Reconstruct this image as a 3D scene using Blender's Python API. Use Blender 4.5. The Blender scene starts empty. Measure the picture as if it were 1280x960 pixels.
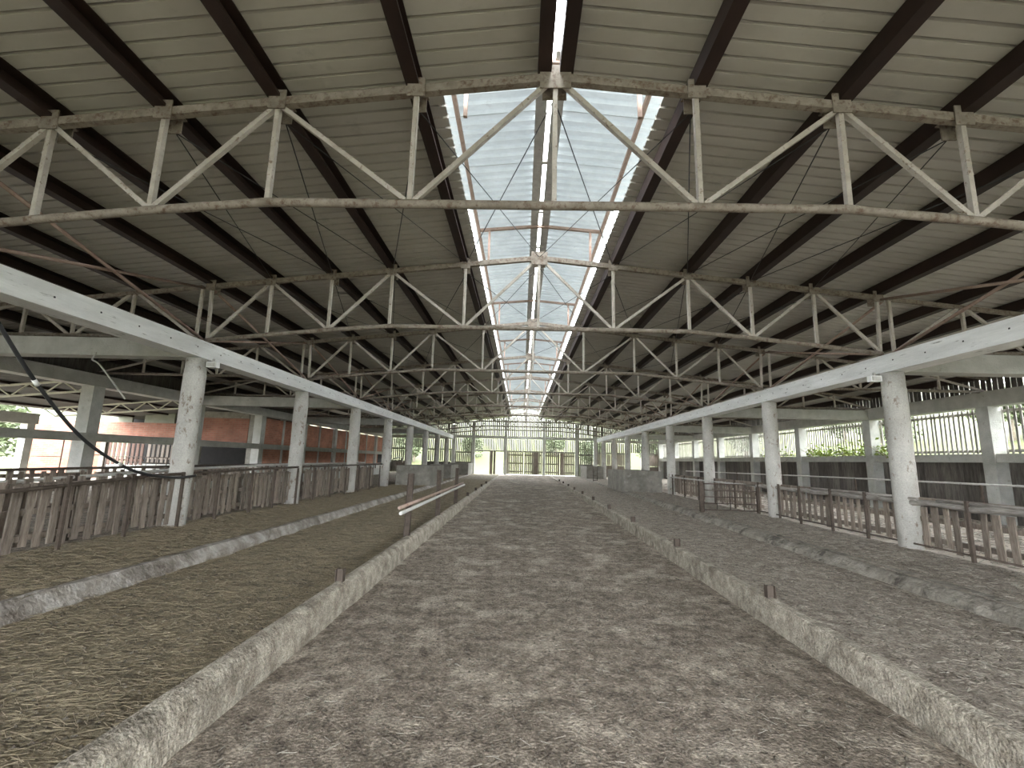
import bpy, math, random
from mathutils import Vector, Matrix, noise
random.seed(7)
scene = bpy.context.scene
COL = scene.collection

# ---------------------------------------------------------------- camera
F_PX, PITCH, YAW, ROLL = 572.435, math.radians(9.4644), math.radians(-1.388), math.radians(1.4766)
fw = Vector((math.sin(YAW) * math.cos(PITCH), math.cos(YAW) * math.cos(PITCH), math.sin(PITCH)))
r0 = Vector((math.cos(YAW), -math.sin(YAW), 0)); u0 = r0.cross(fw)
rt = r0 * math.cos(ROLL) + u0 * math.sin(ROLL); up = -r0 * math.sin(ROLL) + u0 * math.cos(ROLL)
cam_data = bpy.data.cameras.new('camera'); cam = bpy.data.objects.new('camera', cam_data); COL.objects.link(cam)
cam_data.sensor_fit = 'HORIZONTAL'; cam_data.sensor_width = 36; cam_data.lens = 36 * F_PX / 1280
cam_data.clip_start = .05; cam_data.clip_end = 500
m = Matrix((rt, up, -fw)).transposed().to_4x4(); m.translation = Vector((0, .0957, 1.506)); cam.matrix_world = m
scene.camera = cam

# ---------------------------------------------------------------- sky and exposure
world = bpy.data.worlds.new('overcast_sky'); scene.world = world; world.use_nodes = True
wn = world.node_tree.nodes; wl = world.node_tree.links
bg = wn['Background']
tc = wn.new('ShaderNodeTexCoord'); sx = wn.new('ShaderNodeSeparateXYZ'); wr = wn.new('ShaderNodeValToRGB')
wl.new(tc.outputs['Generated'], sx.inputs[0]); wl.new(sx.outputs[2], wr.inputs[0])
wr.color_ramp.elements[0].position = 0; wr.color_ramp.elements[0].color = (.86, .90, .96, 1)
wr.color_ramp.elements[1].position = .8; wr.color_ramp.elements[1].color = (.93, .97, 1, 1)
wl.new(wr.outputs[0], bg.inputs[0]); bg.inputs[1].default_value = 1.0
vs = scene.view_settings
scene.display_settings.display_device = 'sRGB'
vs.view_transform = 'Standard'; vs.look = 'None'; vs.gamma = 1; vs.use_curve_mapping = False
vs.exposure = 4.62

# ---------------------------------------------------------------- materials
def mat(name, base, var=None, scale=4.0, rough=.85, metal=0.0, bump=.0, bscale=40.0, spots=None, spot_scale=9.0, spot_lo=.6, spot_hi=.7,
        stretch=(1, 1, 1), detail=6, rnd=0.0, lo=.35, hi=.65, fine=None):
    m = bpy.data.materials.new(name); m.use_nodes = True
    n = m.node_tree.nodes; l = m.node_tree.links; b = n['Principled BSDF']
    b.inputs['Roughness'].default_value = rough; b.inputs['Metallic'].default_value = metal
    b.inputs['Specular IOR Level'].default_value = .3
    co = n.new('ShaderNodeTexCoord'); mp = n.new('ShaderNodeMapping'); mp.inputs['Scale'].default_value = stretch
    l.new(co.outputs['Object'], mp.inputs[0])
    vec = mp.outputs[0]
    if rnd:
        oi = n.new('ShaderNodeObjectInfo'); ad = n.new('ShaderNodeVectorMath'); ad.operation = 'ADD'
        ml = n.new('ShaderNodeMath'); ml.operation = 'MULTIPLY'; ml.inputs[1].default_value = 37.0
        l.new(oi.outputs['Random'], ml.inputs[0]); l.new(mp.outputs[0], ad.inputs[0]); l.new(ml.outputs[0], ad.inputs[1]); vec = ad.outputs[0]
    col = None
    var = var or base
    t = n.new('ShaderNodeTexNoise'); t.inputs['Scale'].default_value = scale; t.inputs['Detail'].default_value = detail; t.inputs['Roughness'].default_value = .65
    l.new(vec, t.inputs['Vector'])
    r = n.new('ShaderNodeValToRGB'); l.new(t.outputs[0], r.inputs[0])
    r.color_ramp.elements[0].position = lo; r.color_ramp.elements[0].color = (*base, 1)
    r.color_ramp.elements[1].position = hi; r.color_ramp.elements[1].color = (*var, 1)
    col = r.outputs[0]
    if spots:
        t2 = n.new('ShaderNodeTexNoise'); t2.inputs['Scale'].default_value = spot_scale; t2.inputs['Detail'].default_value = 8; t2.inputs['Roughness'].default_value = .7
        l.new(vec, t2.inputs['Vector'])
        r2 = n.new('ShaderNodeValToRGB'); l.new(t2.outputs[0], r2.inputs[0])
        r2.color_ramp.elements[0].position = spot_lo; r2.color_ramp.elements[0].color = (0, 0, 0, 1)
        r2.color_ramp.elements[1].position = spot_hi; r2.color_ramp.elements[1].color = (1, 1, 1, 1)
        mx = n.new('ShaderNodeMix'); mx.data_type = 'RGBA'
        l.new(r2.outputs[0], mx.inputs[0]); l.new(col, mx.inputs[6]); mx.inputs[7].default_value = (*spots, 1)
        col = mx.outputs[2]
    if fine:                                     # grit: small dark and pale grains
        t4 = n.new('ShaderNodeTexNoise'); t4.inputs['Scale'].default_value = fine[0]; t4.inputs['Detail'].default_value = 4; t4.inputs['Roughness'].default_value = .8
        l.new(co.outputs['Object'], t4.inputs['Vector'])
        m4 = n.new('ShaderNodeMapRange'); m4.inputs[1].default_value = .32; m4.inputs[2].default_value = .68; m4.inputs[3].default_value = fine[1]; m4.inputs[4].default_value = fine[2]
        l.new(t4.outputs[0], m4.inputs[0]); h4 = n.new('ShaderNodeHueSaturation'); l.new(m4.outputs[0], h4.inputs['Value']); l.new(col, h4.inputs['Color']); col = h4.outputs[0]
    if rnd:
        hv = n.new('ShaderNodeHueSaturation'); mr = n.new('ShaderNodeMapRange')
        mr.inputs[3].default_value = 1 - rnd; mr.inputs[4].default_value = 1 + rnd
        l.new(oi.outputs['Random'], mr.inputs[0]); l.new(mr.outputs[0], hv.inputs['Value']); l.new(col, hv.inputs['Color']); col = hv.outputs[0]
    l.new(col, b.inputs['Base Color'])
    if bump:
        t3 = n.new('ShaderNodeTexNoise'); t3.inputs['Scale'].default_value = bscale; t3.inputs['Detail'].default_value = 8
        l.new(vec, t3.inputs['Vector'])
        bp = n.new('ShaderNodeBump'); bp.inputs['Strength'].default_value = bump; bp.inputs['Distance'].default_value = .03
        l.new(t3.outputs[0], bp.inputs['Height']); l.new(bp.outputs[0], b.inputs['Normal'])
    return m

def brick_mat(name, axis, c1, c2, mortar):
    m = bpy.data.materials.new(name); m.use_nodes = True
    n = m.node_tree.nodes; l = m.node_tree.links; b = n['Principled BSDF']; b.inputs['Roughness'].default_value = .9
    co = n.new('ShaderNodeTexCoord'); s = n.new('ShaderNodeSeparateXYZ'); c = n.new('ShaderNodeCombineXYZ')
    l.new(co.outputs['Object'], s.inputs[0]); l.new(s.outputs[axis], c.inputs[0]); l.new(s.outputs[2], c.inputs[1])
    t = n.new('ShaderNodeTexBrick'); l.new(c.outputs[0], t.inputs[0])
    t.inputs['Color1'].default_value = (*c1, 1); t.inputs['Color2'].default_value = (*c2, 1); t.inputs['Mortar'].default_value = (*mortar, 1)
    t.inputs['Scale'].default_value = 1; t.inputs['Brick Width'].default_value = .26; t.inputs['Row Height'].default_value = .085; t.inputs['Mortar Size'].default_value = .009
    ns = n.new('ShaderNodeTexNoise'); ns.inputs['Scale'].default_value = 1.6; ns.inputs['Detail'].default_value = 6; l.new(co.outputs['Object'], ns.inputs['Vector'])
    rp = n.new('ShaderNodeMapRange'); rp.inputs[1].default_value = .3; rp.inputs[2].default_value = .7; rp.inputs[3].default_value = .7; rp.inputs[4].default_value = 1.2
    l.new(ns.outputs[0], rp.inputs[0]); hv = n.new('ShaderNodeHueSaturation'); l.new(rp.outputs[0], hv.inputs['Value']); l.new(t.outputs[0], hv.inputs['Color'])
    l.new(hv.outputs[0], b.inputs['Base Color'])
    bp = n.new('ShaderNodeBump'); bp.inputs['Strength'].default_value = .5; bp.inputs['Distance'].default_value = .02; bp.invert = True
    l.new(t.outputs[1], bp.inputs['Height']); l.new(bp.outputs[0], b.inputs['Normal'])
    return m

M = {}
M['white_concrete'] = mat('whitewashed_concrete', (.70, .71, .69), (.86, .87, .85), 3, bump=.25, bscale=30, spots=(.33, .33, .30), spot_scale=7, spot_lo=.60, spot_hi=.68, stretch=(1, .35, 2.5))
M['concrete'] = mat('raw_concrete', (.40, .40, .36), (.52, .52, .48), 3, bump=.3, bscale=35, spots=(.25, .24, .2), spot_scale=5, spot_lo=.62, spot_hi=.75, rnd=.06)
M['dirty_concrete'] = mat('dirty_concrete', (.15, .14, .115), (.25, .235, .20), 3, bump=.4, bscale=30, spots=(.33, .32, .29), spot_scale=4, spot_lo=.58, spot_hi=.7)
M['column'] = mat('column_concrete', (.38, .365, .325), (.52, .505, .455), 2.2, bump=.25, bscale=40, spots=(.24, .19, .15), spot_scale=9, spot_lo=.57, spot_hi=.64, stretch=(1, 1, .6), rnd=.06, fine=(50, .8, 1.15))
M['curb'] = mat('worn_curb_concrete', (.23, .20, .155), (.48, .435, .355), 9, bump=1.0, bscale=45, spots=(.15, .13, .10), spot_scale=3.2, spot_lo=.5, spot_hi=.68, detail=10, fine=(60, .6, 1.5))
M['step'] = mat('broken_step_concrete', (.20, .175, .145), (.40, .375, .335), 4, bump=.9, bscale=20, spots=(.12, .1, .08), spot_scale=2.5, spot_lo=.46, spot_hi=.66, detail=10)
M['dark_step'] = mat('crumbled_dark_step', (.17, .152, .125), (.33, .305, .255), 5, bump=1.0, bscale=16, spots=(.09, .08, .065), spot_scale=3, spot_lo=.52, spot_hi=.62, detail=10)
M['paint_steel'] = mat('faded_cream_steel', (.18, .152, .12), (.275, .243, .20), 9, rough=.7, spots=(.12, .08, .055), spot_scale=16, spot_lo=.5, spot_hi=.64, detail=8, rnd=.1)
M['lit_web_steel'] = mat('lit_cream_web_steel', (.36, .325, .275), (.50, .465, .405), 9, rough=.6, spots=(.17, .12, .085), spot_scale=18, spot_lo=.56, spot_hi=.68, detail=8)  # painted paler than the chords so the web members look lit
M['pale_steel'] = mat('pale_cream_steel', (.46, .46, .36), (.56, .55, .44), 5, rough=.7, spots=(.3, .24, .16), spot_scale=7, spot_lo=.6, spot_hi=.7)
M['rust'] = mat('rusty_steel', (.058, .044, .034), (.105, .082, .064), 8, rough=.8, spots=(.13, .11, .095), spot_scale=14)
M['rust_pink'] = mat('rust_stained_tube', (.27, .19, .15), (.35, .26, .21), 5, rough=.7, spots=(.22, .13, .09), spot_scale=9, spot_lo=.55, spot_hi=.68)
M['purlin'] = mat('dark_brown_steel', (.022, .013, .011), (.034, .019, .015), 3, rough=.6, rnd=.1)
M['galv'] = mat('galvanised_pipe', (.42, .41, .38), (.55, .54, .5), 9, rough=.5, metal=.3, spots=(.25, .18, .13), spot_scale=12)
M['roof'] = mat('grey_painted_roof_sheet', (.44, .42, .37), (.50, .482, .43), 1.3, rough=.45, rnd=.05, spots=(.38, .36, .32), spot_scale=2)
n_ = M['roof'].node_tree.nodes; l_ = M['roof'].node_tree.links      # painted underside; top darkened to bounce less light onto the ridge sheets
gm_ = n_.new('ShaderNodeNewGeometry'); mw_ = n_.new('ShaderNodeMix'); mw_.data_type = 'RGBA'; mw_.inputs[7].default_value = (.12, .12, .105, 1)
src_ = n_['Principled BSDF'].inputs['Base Color'].links[0].from_socket
l_.new(gm_.outputs['Backfacing'], mw_.inputs[0]); l_.new(src_, mw_.inputs[6]); l_.new(mw_.outputs[2], n_['Principled BSDF'].inputs['Base Color'])
M['dark_roof'] = mat('dark_fibre_cement_sheet', (.07, .068, .06), (.10, .098, .088), 2)
M['monitor'] = mat('bare_galvanised_sheet', (.48, .51, .51), (.62, .65, .65), 2.5, rough=.45, metal=.1, rnd=.08, spots=(.45, .47, .46), spot_scale=5)
n_ = M['monitor'].node_tree.nodes; l_ = M['monitor'].node_tree.links      # thin sheets let some daylight through
tr_ = n_.new('ShaderNodeBsdfTranslucent'); tr_.inputs[0].default_value = (.72, .80, .84, 1); mx_ = n_.new('ShaderNodeMixShader'); mx_.inputs[0].default_value = .022
l_.new(n_['Principled BSDF'].outputs[0], mx_.inputs[1]); l_.new(tr_.outputs[0], mx_.inputs[2]); l_.new(mx_.outputs[0], n_['Material Output'].inputs[0])
M['wood'] = mat('weathered_pallet_wood', (.15, .12, .095), (.28, .235, .19), 5, bump=.4, bscale=30, stretch=(6, 6, .8), rnd=.3)
M['grey_wood'] = mat('grey_weathered_wood', (.2, .185, .165), (.36, .34, .31), 5, bump=.4, bscale=30, stretch=(6, 6, .8), rnd=.3)
M['dark_wood'] = mat('dark_stained_boards', (.085, .075, .065), (.17, .155, .135), 4, bump=.3, bscale=30, stretch=(5, 5, .6), rnd=.3)
M['gate_wood'] = mat('grey_brown_gate_boards', (.15, .125, .10), (.24, .2, .17), 4, bump=.3, bscale=30, stretch=(5, 5, .6), rnd=.3)
M['brown_wood'] = mat('red_brown_boards', (.10, .06, .045), (.16, .10, .08), 4, stretch=(5, 5, .6), rnd=.25)
M['log'] = mat('split_grey_timber', (.20, .18, .155), (.42, .39, .35), 6, bump=.8, bscale=22, stretch=(5, .7, 5))
M['brick_side'] = brick_mat('red_brick_long_wall', 1, (.40, .17, .105), (.5, .22, .14), (.42, .27, .2))
M['brick_end'] = brick_mat('red_brick_end_wall', 0, (.22, .085, .055), (.27, .115, .075), (.22, .14, .1))
M['plaster'] = mat('pale_plaster', (.6, .59, .55), (.72, .71, .67), 3)
M['panel'] = mat('faded_panel', (.15, .16, .12), (.2, .2, .16), 2)
M['black'] = mat('black_rubber', (.02, .02, .02), (.035, .035, .035), 6, rough=.5)
M['white_plastic'] = mat('white_plastic', (.75, .75, .73), (.82, .82, .8), 6, rough=.4)
M['dark'] = mat('dark_interior', (.012, .011, .01), (.02, .018, .016), 3)  # near-black colour stands for the unlit inside of openings
M['aisle'] = mat('trampled_manure_floor', (.12, .097, .075), (.33, .28, .222), 9, bump=1.0, bscale=55, spots=(.58, .51, .415), spot_scale=1.9, spot_lo=.50, spot_hi=.74, detail=14, rough=.95, fine=(38, .35, 1.75))
M['bed'] = mat('straw_bedding', (.10, .083, .055), (.28, .235, .16), 10, bump=1.0, bscale=40, spots=(.32, .27, .18), spot_scale=12, spot_lo=.52, spot_hi=.74, detail=14, stretch=(.5, 1, 1), rough=.95, fine=(45, .4, 1.6))
M['dirt'] = mat('dry_manure', (.17, .142, .115), (.38, .335, .275), 9, bump=1.0, bscale=40, spots=(.48, .43, .36), spot_scale=9, spot_lo=.56, spot_hi=.76, detail=14, rough=.95, fine=(40, .4, 1.65))
M['lit_bed'] = mat('lit_pale_straw', (.50, .44, .37), (.74, .67, .58), 5, bump=1.0, bscale=20, spots=(.3, .25, .2), spot_scale=4, spot_lo=.6, spot_hi=.75, detail=12, rough=.95)  # straw tone raised further to stand for light from the slat openings
M['straw'] = mat('loose_straw', (.15, .12, .075), (.26, .215, .14), 30, rough=.7, lo=.3, hi=.7)
M['pale_straw'] = mat('bleached_straw', (.18, .165, .135), (.33, .305, .255), 30, rough=.8, lo=.3, hi=.7)
M['clod'] = mat('dung_clods', (.07, .06, .045), (.16, .14, .11), 20, bump=.8)
M['grass'] = mat('meadow_grass', (.031, .036, .006), (.044, .049, .010), .5, bump=.8, bscale=6, rough=.9, spots=(.024, .034, .007), spot_scale=.4)
n_ = M['grass'].node_tree.nodes; l_ = M['grass'].node_tree.links      # added hillside painted paler than the meadow to look brighter behind the gable
co_ = n_.new('ShaderNodeTexCoord'); se_ = n_.new('ShaderNodeSeparateXYZ'); mr_ = n_.new('ShaderNodeMapRange'); mr_.inputs[1].default_value = 62; mr_.inputs[2].default_value = 84
hm_ = n_.new('ShaderNodeMix'); hm_.data_type = 'RGBA'; hm_.inputs[7].default_value = (.075, .078, .058, 1)
src_ = n_['Principled BSDF'].inputs['Base Color'].links[0].from_socket
l_.new(co_.outputs['Object'], se_.inputs[0]); l_.new(se_.outputs[1], mr_.inputs[0]); l_.new(mr_.outputs[0], hm_.inputs[0]); l_.new(src_, hm_.inputs[6]); l_.new(hm_.outputs[2], n_['Principled BSDF'].inputs['Base Color'])
M['leaf'] = mat('green_leaves', (.06, .078, .035), (.10, .12, .06), 3, rough=.6, rnd=.15)
M['vine_leaf'] = mat('vine_leaves', (.14, .21, .03), (.24, .29, .05), 5, rough=.5)
M['twig'] = mat('dry_twigs', (.28, .22, .15), (.42, .35, .26), 9)
M['bark'] = mat('tree_bark', (.12, .1, .07), (.2, .17, .13), 9, bump=.5)

# ---------------------------------------------------------------- mesh helper
class MB:
    def __init__(s): s.v = []; s.f = []; s.smooth = []
    def quadbox(s, c, d, R=None):
        b = len(s.v); x, y, z = d[0] / 2, d[1] / 2, d[2] / 2
        for q in ((-x, -y, -z), (x, -y, -z), (x, y, -z), (-x, y, -z), (-x, -y, z), (x, -y, z), (x, y, z), (-x, y, z)):
            q = Vector(q)
            if R: q = R @ q
            s.v.append((q.x + c[0], q.y + c[1], q.z + c[2]))
        s._boxf(b); return s
    def _boxf(s, b):
        for f in ((0, 3, 2, 1), (4, 5, 6, 7), (0, 1, 5, 4), (1, 2, 6, 5), (2, 3, 7, 6), (3, 0, 4, 7)):
            s.f.append(tuple(b + i for i in f)); s.smooth.append(False)
    def box(s, x0, x1, y0, y1, z0, z1):
        return s.quadbox(((x0 + x1) / 2, (y0 + y1) / 2, (z0 + z1) / 2), (x1 - x0, y1 - y0, z1 - z0))
    def bar(s, a, b, w, h, upv=(0, 0, 1)):
        a, b = Vector(a), Vector(b); d = b - a; L = d.length; d.normalize(); upv = Vector(upv)
        if abs(d.dot(upv)) > .99: upv = Vector((0, 1, 0))
        sd = d.cross(upv).normalized(); u = sd.cross(d)
        R = Matrix((sd, d, u)).transposed()
        return s.quadbox((a + b) / 2, (w, L, h), R)
    def tube(s, pts, r, n=8, caps=True):
        pts = [Vector(p) for p in pts]; b0 = len(s.v); rs = r if isinstance(r, (list, tuple)) else [r] * len(pts)
        ref = None
        for i, p in enumerate(pts):
            d = (pts[min(i + 1, len(pts) - 1)] - pts[max(i - 1, 0)]).normalized()
            if ref is None:
                ref = Vector((0, 0, 1)) if abs(d.z) < .9 else Vector((1, 0, 0))
            sd = d.cross(ref).normalized(); u = sd.cross(d); ref = u
            for k in range(n):
                a = 2 * math.pi * k / n; q = p + (sd * math.cos(a) + u * math.sin(a)) * rs[i]; s.v.append(tuple(q))
        for i in range(len(pts) - 1):
            for k in range(n):
                a, b = b0 + i * n + k, b0 + i * n + (k + 1) % n
                s.f.append((a, b, b + n, a + n)); s.smooth.append(True)
        if caps:
            s.f.append(tuple(b0 + k for k in reversed(range(n)))); s.smooth.append(False)
            e = b0 + (len(pts) - 1) * n; s.f.append(tuple(e + k for k in range(n))); s.smooth.append(False)
        return s
    def prism(s, poly, a0, a1, axis=1):
        """polygon in the plane across `axis`, pushed from a0 to a1"""
        b = len(s.v); n = len(poly)
        for a in (a0, a1):
            for p in poly:
                s.v.append((p[0], a, p[1]) if axis == 1 else (a, p[0], p[1]) if axis == 0 else (p[0], p[1], a))
        for k in range(n):
            s.f.append((b + k, b + (k + 1) % n, b + n + (k + 1) % n, b + n + k)); s.smooth.append(False)
        s.f.append(tuple(b + k for k in range(n))); s.f.append(tuple(b + n + k for k in reversed(range(n)))); s.smooth += [False, False]
        return s
    def mesh(s, name, material, fix=True):
        me = bpy.data.meshes.new(name); me.from_pydata(s.v, [], s.f); me.materials.append(material)
        me.polygons.foreach_set('use_smooth', s.smooth)
        if fix:
            import bmesh
            bm = bmesh.new(); bm.from_mesh(me); bmesh.ops.recalc_face_normals(bm, faces=bm.faces); bm.to_mesh(me); bm.free()
        me.update(); return me
    def build(s, name, material, parent=None, loc=None, fix=True):
        return link(name, s.mesh(name, material, fix), parent, loc)

def link(name, me, parent=None, loc=None):
    o = bpy.data.objects.new(name, me); COL.objects.link(o)
    if parent: o.parent = parent
    if loc is not None: o.location = loc
    return o
def tag(o, label=None, cat=None, group=None, kind=None):
    if label: o['label'] = label
    if cat: o['category'] = cat
    if group: o['group'] = group
    if kind: o['kind'] = kind
    return o
def thing(name, label, cat, loc=(0, 0, 0), group=None, rz=0):
    o = bpy.data.objects.new(name, None); COL.objects.link(o); o.location = loc; o.rotation_euler = (0, 0, rz)
    o.empty_display_size = .2
    return tag(o, label, cat, group, 'thing')
def struct(name, mb_or_none, material=None, loc=None):
    if mb_or_none is None:
        o = bpy.data.objects.new(name, None); COL.objects.link(o)
        if loc: o.location = loc
    else: o = mb_or_none.build(name, material, None, loc)
    o['kind'] = 'structure'; return o
def copy_tree(o, parent=None):
    c = o.copy(); COL.objects.link(c)
    if parent: c.parent = parent
    for ch in o.children: copy_tree(ch, c)
    return c
ORD = ['zeroth', 'first', 'second', 'third', 'fourth', 'fifth', 'sixth', 'seventh', 'eighth', 'ninth', 'tenth', 'eleventh', 'twelfth']

# ---------------------------------------------------------------- layout numbers
CX = .25                       # hall centre line
XL, XR = -5.84, 6.37           # round column rows
OL, OR = -11.5, 12.0           # outer rows
BAY = 4.0; YB, YE = -6.0, 40.0 # building from behind the camera to the gable
ZB, ZT = 3.16, 3.46            # long beam
def ridge(dx): return 5.166 - .108 * abs(dx)      # top chord centre line
SHEET = .235                                       # sheets above the chord line
def node(k): s = (k > 0) - (k < 0); k = abs(k); return CX + s * (1.34 * min(k, 2) + 1.105 * max(k - 2, 0))
def zbot(k): return {0: 3.833, 1: 3.833, 2: 3.833, 3: 3.736, 4: 3.624, 5: 3.50}[abs(k)]
def smooth(a, b, t): t = max(0, min(1, (t - a) / (b - a))); return t * t * (3 - 2 * t)
def rise(y): return max(0, (y - 5) / 35) ** 1.2

# ---------------------------------------------------------------- ground and floors
def grid(name, x0, x1, y0, y1, nx, ny, zf, material, amp=.02, sc=2.2, ygeo=1.0):
    b = MB()
    for j in range(ny + 1):
        y = y0 + (y1 - y0) * (j / ny) ** ygeo
        for i in range(nx + 1):
            x = x0 + (x1 - x0) * i / nx
            z = zf(x, y) + amp * (noise.noise(Vector((x * sc, y * sc, 3.1))) + .6 * noise.noise(Vector((x * sc * 3.1, y * sc * 3.1, 7.7))) + .4 * noise.noise(Vector((x * sc * 9, y * sc * 9, 1.7))))
            b.v.append((x, y, z))
    for j in range(ny):
        for i in range(nx):
            a = j * (nx + 1) + i; b.f.append((a, a + 1, a + nx + 2, a + nx + 1)); b.smooth.append(True)
    o = b.build(name, material, fix=False); o['kind'] = 'structure'; return o
zA = lambda x, y: .02 + .28 * rise(y)
zP = lambda x, y: .13 + .17 * rise(y)          # lower pens beside the alley
zQ = lambda x, y: .275 + .03 * rise(y)         # raised lying strips
zO = lambda x, y: .25 + .05 * rise(y)
f0 = grid('floor', -1.78, 2.42, YB, 39.95, 60, 420, zA, M['aisle'], .011, 2.6, 1.5); f0['label'] = 'grey trampled feed alley between the two curbs'
f1 = grid('floor', -4.16, -1.78, YB, 39.95, 40, 420, zP, M['bed'], .016, 2.6, 1.5); f1['label'] = 'lower pen strip littered with straw'
f2 = grid('floor', -6.0, -4.10, YB, 39.95, 36, 400, zQ, M['bed'], .018, 2.6, 1.5); f2['label'] = 'raised straw covered strip beside the pallet fence'
f3 = grid('floor', 2.42, 4.75, YB, 39.95, 40, 420, zP, M['dirt'], .016, 2.6, 1.5); f3['label'] = 'lower pen strip of dry manure'
f4 = grid('floor', 4.62, 6.34, YB, 39.95, 34, 400, zQ, M['dirt'], .018, 2.6, 1.5); f4['label'] = 'raised manure strip before the picket pallets'
f5 = grid('floor', -21.8, -6.0, YB, 39.95, 60, 140, zO, M['dirt'], .02, 1.6); f5['label'] = 'pen floor towards the brick building'
f6 = grid('floor', 6.34, 12.3, YB, 39.95, 50, 200, zO, M['lit_bed'], .02, 2.4); f6['label'] = 'pale straw pen floor below the slatted wall, painted brighter as if lit'
def zgr(x, y):
    z = -.1
    if x > 13: z += 5.3 * smooth(13.5, 36, x)
    if y > 42: z += 17.0 * smooth(46, 112, y)  # added hill screens the bright sky behind the gable slats
    if x < -23: z += 1.6 * smooth(-26, -50, x) if False else 1.8 * smooth(26, 60, -x)
    return z
g = MB(); N = 90
for j in range(N + 1):
    for i in range(N + 1):
        x = -110 + 220 * i / N; y = -60 + 200 * j / N
        g.v.append((x, y, zgr(x, y) + .25 * noise.noise(Vector((x * .2, y * .2, 0))) * (1 if (abs(x) > 24 or y > 46 or y < -12) else 0)))
for j in range(N):
    for i in range(N):
        a = j * (N + 1) + i; g.f.append((a, a + 1, a + N + 2, a + N + 1)); g.smooth.append(True)
go = g.build('ground', M['grass'], fix=False); go['kind'] = 'structure'; go['label'] = 'bright meadow rising around the barn, with an added hill screening the gable sky'

# curbs of the feed alley
def curb(name, pts, y0, y1, material, label, nseg=260, wob=.004):
    b = MB(); n = len(pts)
    for j in range(nseg + 1):
        y = y0 + (y1 - y0) * (j / nseg) ** 1.5
        for k, (x, z) in enumerate(pts):
            w = wob * noise.noise(Vector((x * 8 + k, y * 3, 2.2 * k))) + wob * 2 * noise.noise(Vector((k * .7, y * .7, 9)))
            zz = z if z <= 0 else z + .03 * rise(y)
            b.v.append((x + w, y, zz + .7 * wob * noise.noise(Vector((k, y * 4, 5)))))
    for j in range(nseg):
        for k in range(n):
            a, c = j * n + k, j * n + (k + 1) % n
            b.f.append((a, c, c + n, a + n)); b.smooth.append(False)
    b.f.append(tuple(range(n))); b.smooth.append(False); b.f.append(tuple(nseg * n + k for k in reversed(range(n)))); b.smooth.append(False)
    return tag(b.build(name, material), label, 'curb', None, 'thing')
curb('concrete_curb', [(-1.68, -.05), (-1.69, .12), (-1.70, .2), (-1.73, .25), (-1.78, .268), (-1.83, .262), (-1.85, .2), (-1.86, -.05)], YB, 39.4, M['curb'],
     'worn concrete curb with pale rough face, carrying the steel posts')
curb('concrete_curb', [(2.36, -.05), (2.36, .14), (2.36, .255), (2.375, .268), (2.455, .268), (2.465, .25), (2.47, -.05)], YB, 38.6, M['curb'],
     'straight thin concrete curb with short steel stubs, slat wall side', wob=.003)
curb('pen_step', [(-3.98, .0), (-4.0, .10), (-4.03, .2), (-4.1, .285), (-4.16, .29), (-4.22, .27), (-4.24, .0)], YB, 38.5, M['step'],
     'whitish broken concrete step between the two straw strips', wob=.022)
curb('pen_step', [(4.50, .0), (4.50, .12), (4.56, .2), (4.66, .275), (4.76, .285), (4.82, .27), (4.84, .0)], YB, 38.5, M['dark_step'],
     'crumbled dark concrete step between the manure strips', wob=.028)

# ---------------------------------------------------------------- roof sheets
PITCHR = .168
def sheet_mesh(name, x0, x1, zf, ribs, material, depth=.034, broad=False):
    """one corrugated sheet, ribs along x, width ribs*PITCHR along y (local y from 0)"""
    prof = []
    for r in range(ribs):
        y = r * PITCHR
        if broad: prof += [(y, 0), (y + .07, 0), (y + .092, depth), (y + PITCHR - .022, depth)]; continue
        prof += [(y, 0), (y + PITCHR - .034, 0), (y + PITCHR - .028, depth), (y + PITCHR - .006, depth)]
    prof.append((ribs * PITCHR + .012, 0))
    nx = 8; b = MB(); n = len(prof)
    for i in range(nx + 1):
        x = x0 + (x1 - x0) * i / nx
        for (y, dz) in prof: b.v.append((x, y, zf(x) + dz))
    for i in range(nx):
        for k in range(n - 1):
            a = i * n + k; q = (a, a + 1, a + n + 1, a + n); b.f.append(q if x1 > x0 else q[::-1]); b.smooth.append(False)
    return b.mesh(name, material, False)
rz = lambda x: ridge(x - CX) + SHEET
W = 6 * PITCHR
YM = 4.32                      # the raised ridge begins here
ns = int((41 - YB) / W) + 1
for side in (-1, 1):
    ce = struct('ceiling', None); ce['label'] = 'grey corrugated roof slope over the ' + ('brick side' if side < 0 else 'slat wall side')
    xe = CX + side * 12.25
    full = sheet_mesh('roof_sheet', CX + side * .05, xe, rz, 6, M['roof'])
    short = sheet_mesh('roof_sheet', CX + side * 1.15, xe, rz, 6, M['roof'])
    for i in range(ns):
        y = YM - W * math.ceil((YM - YB) / W) + i * W
        o = link('roof_sheet', full if y < YM - .01 else short, ce, (0, y, 0))
mo = struct('ceiling', None); mo['label'] = 'raised bright ridge roof of bare metal sheets'
mz = lambda x: 5.885 - .10 * abs(x - CX)
for side in (-1, 1):
    wide = sheet_mesh('ridge_sheet', CX + side * .06, CX + side * 1.66, mz, 6, M['monitor'], .04, True)
    thin = sheet_mesh('ridge_sheet', CX + side * .06, CX + side * 1.25, mz, 6, M['monitor'], .04, True)
    i = 0; y = YM - .1
    while y < 39.2:
        link('ridge_sheet', wide if y < 7.0 else thin, mo, (0, y, 0)); y += W; i += 1
for s_ in (-1, 1): MB().bar((CX + s_ * .10, YM, 5.83), (CX + s_ * .10, 39.9, 5.83), .14, .05).build('ridge_rail', M['galv'], mo)
y = YM + .5
while y < 39: MB().box(CX - .12, CX + .12, y - .03, y + .03, 5.80, 5.85).build('ridge_tie', M['galv'], mo); y += 1.35
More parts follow.
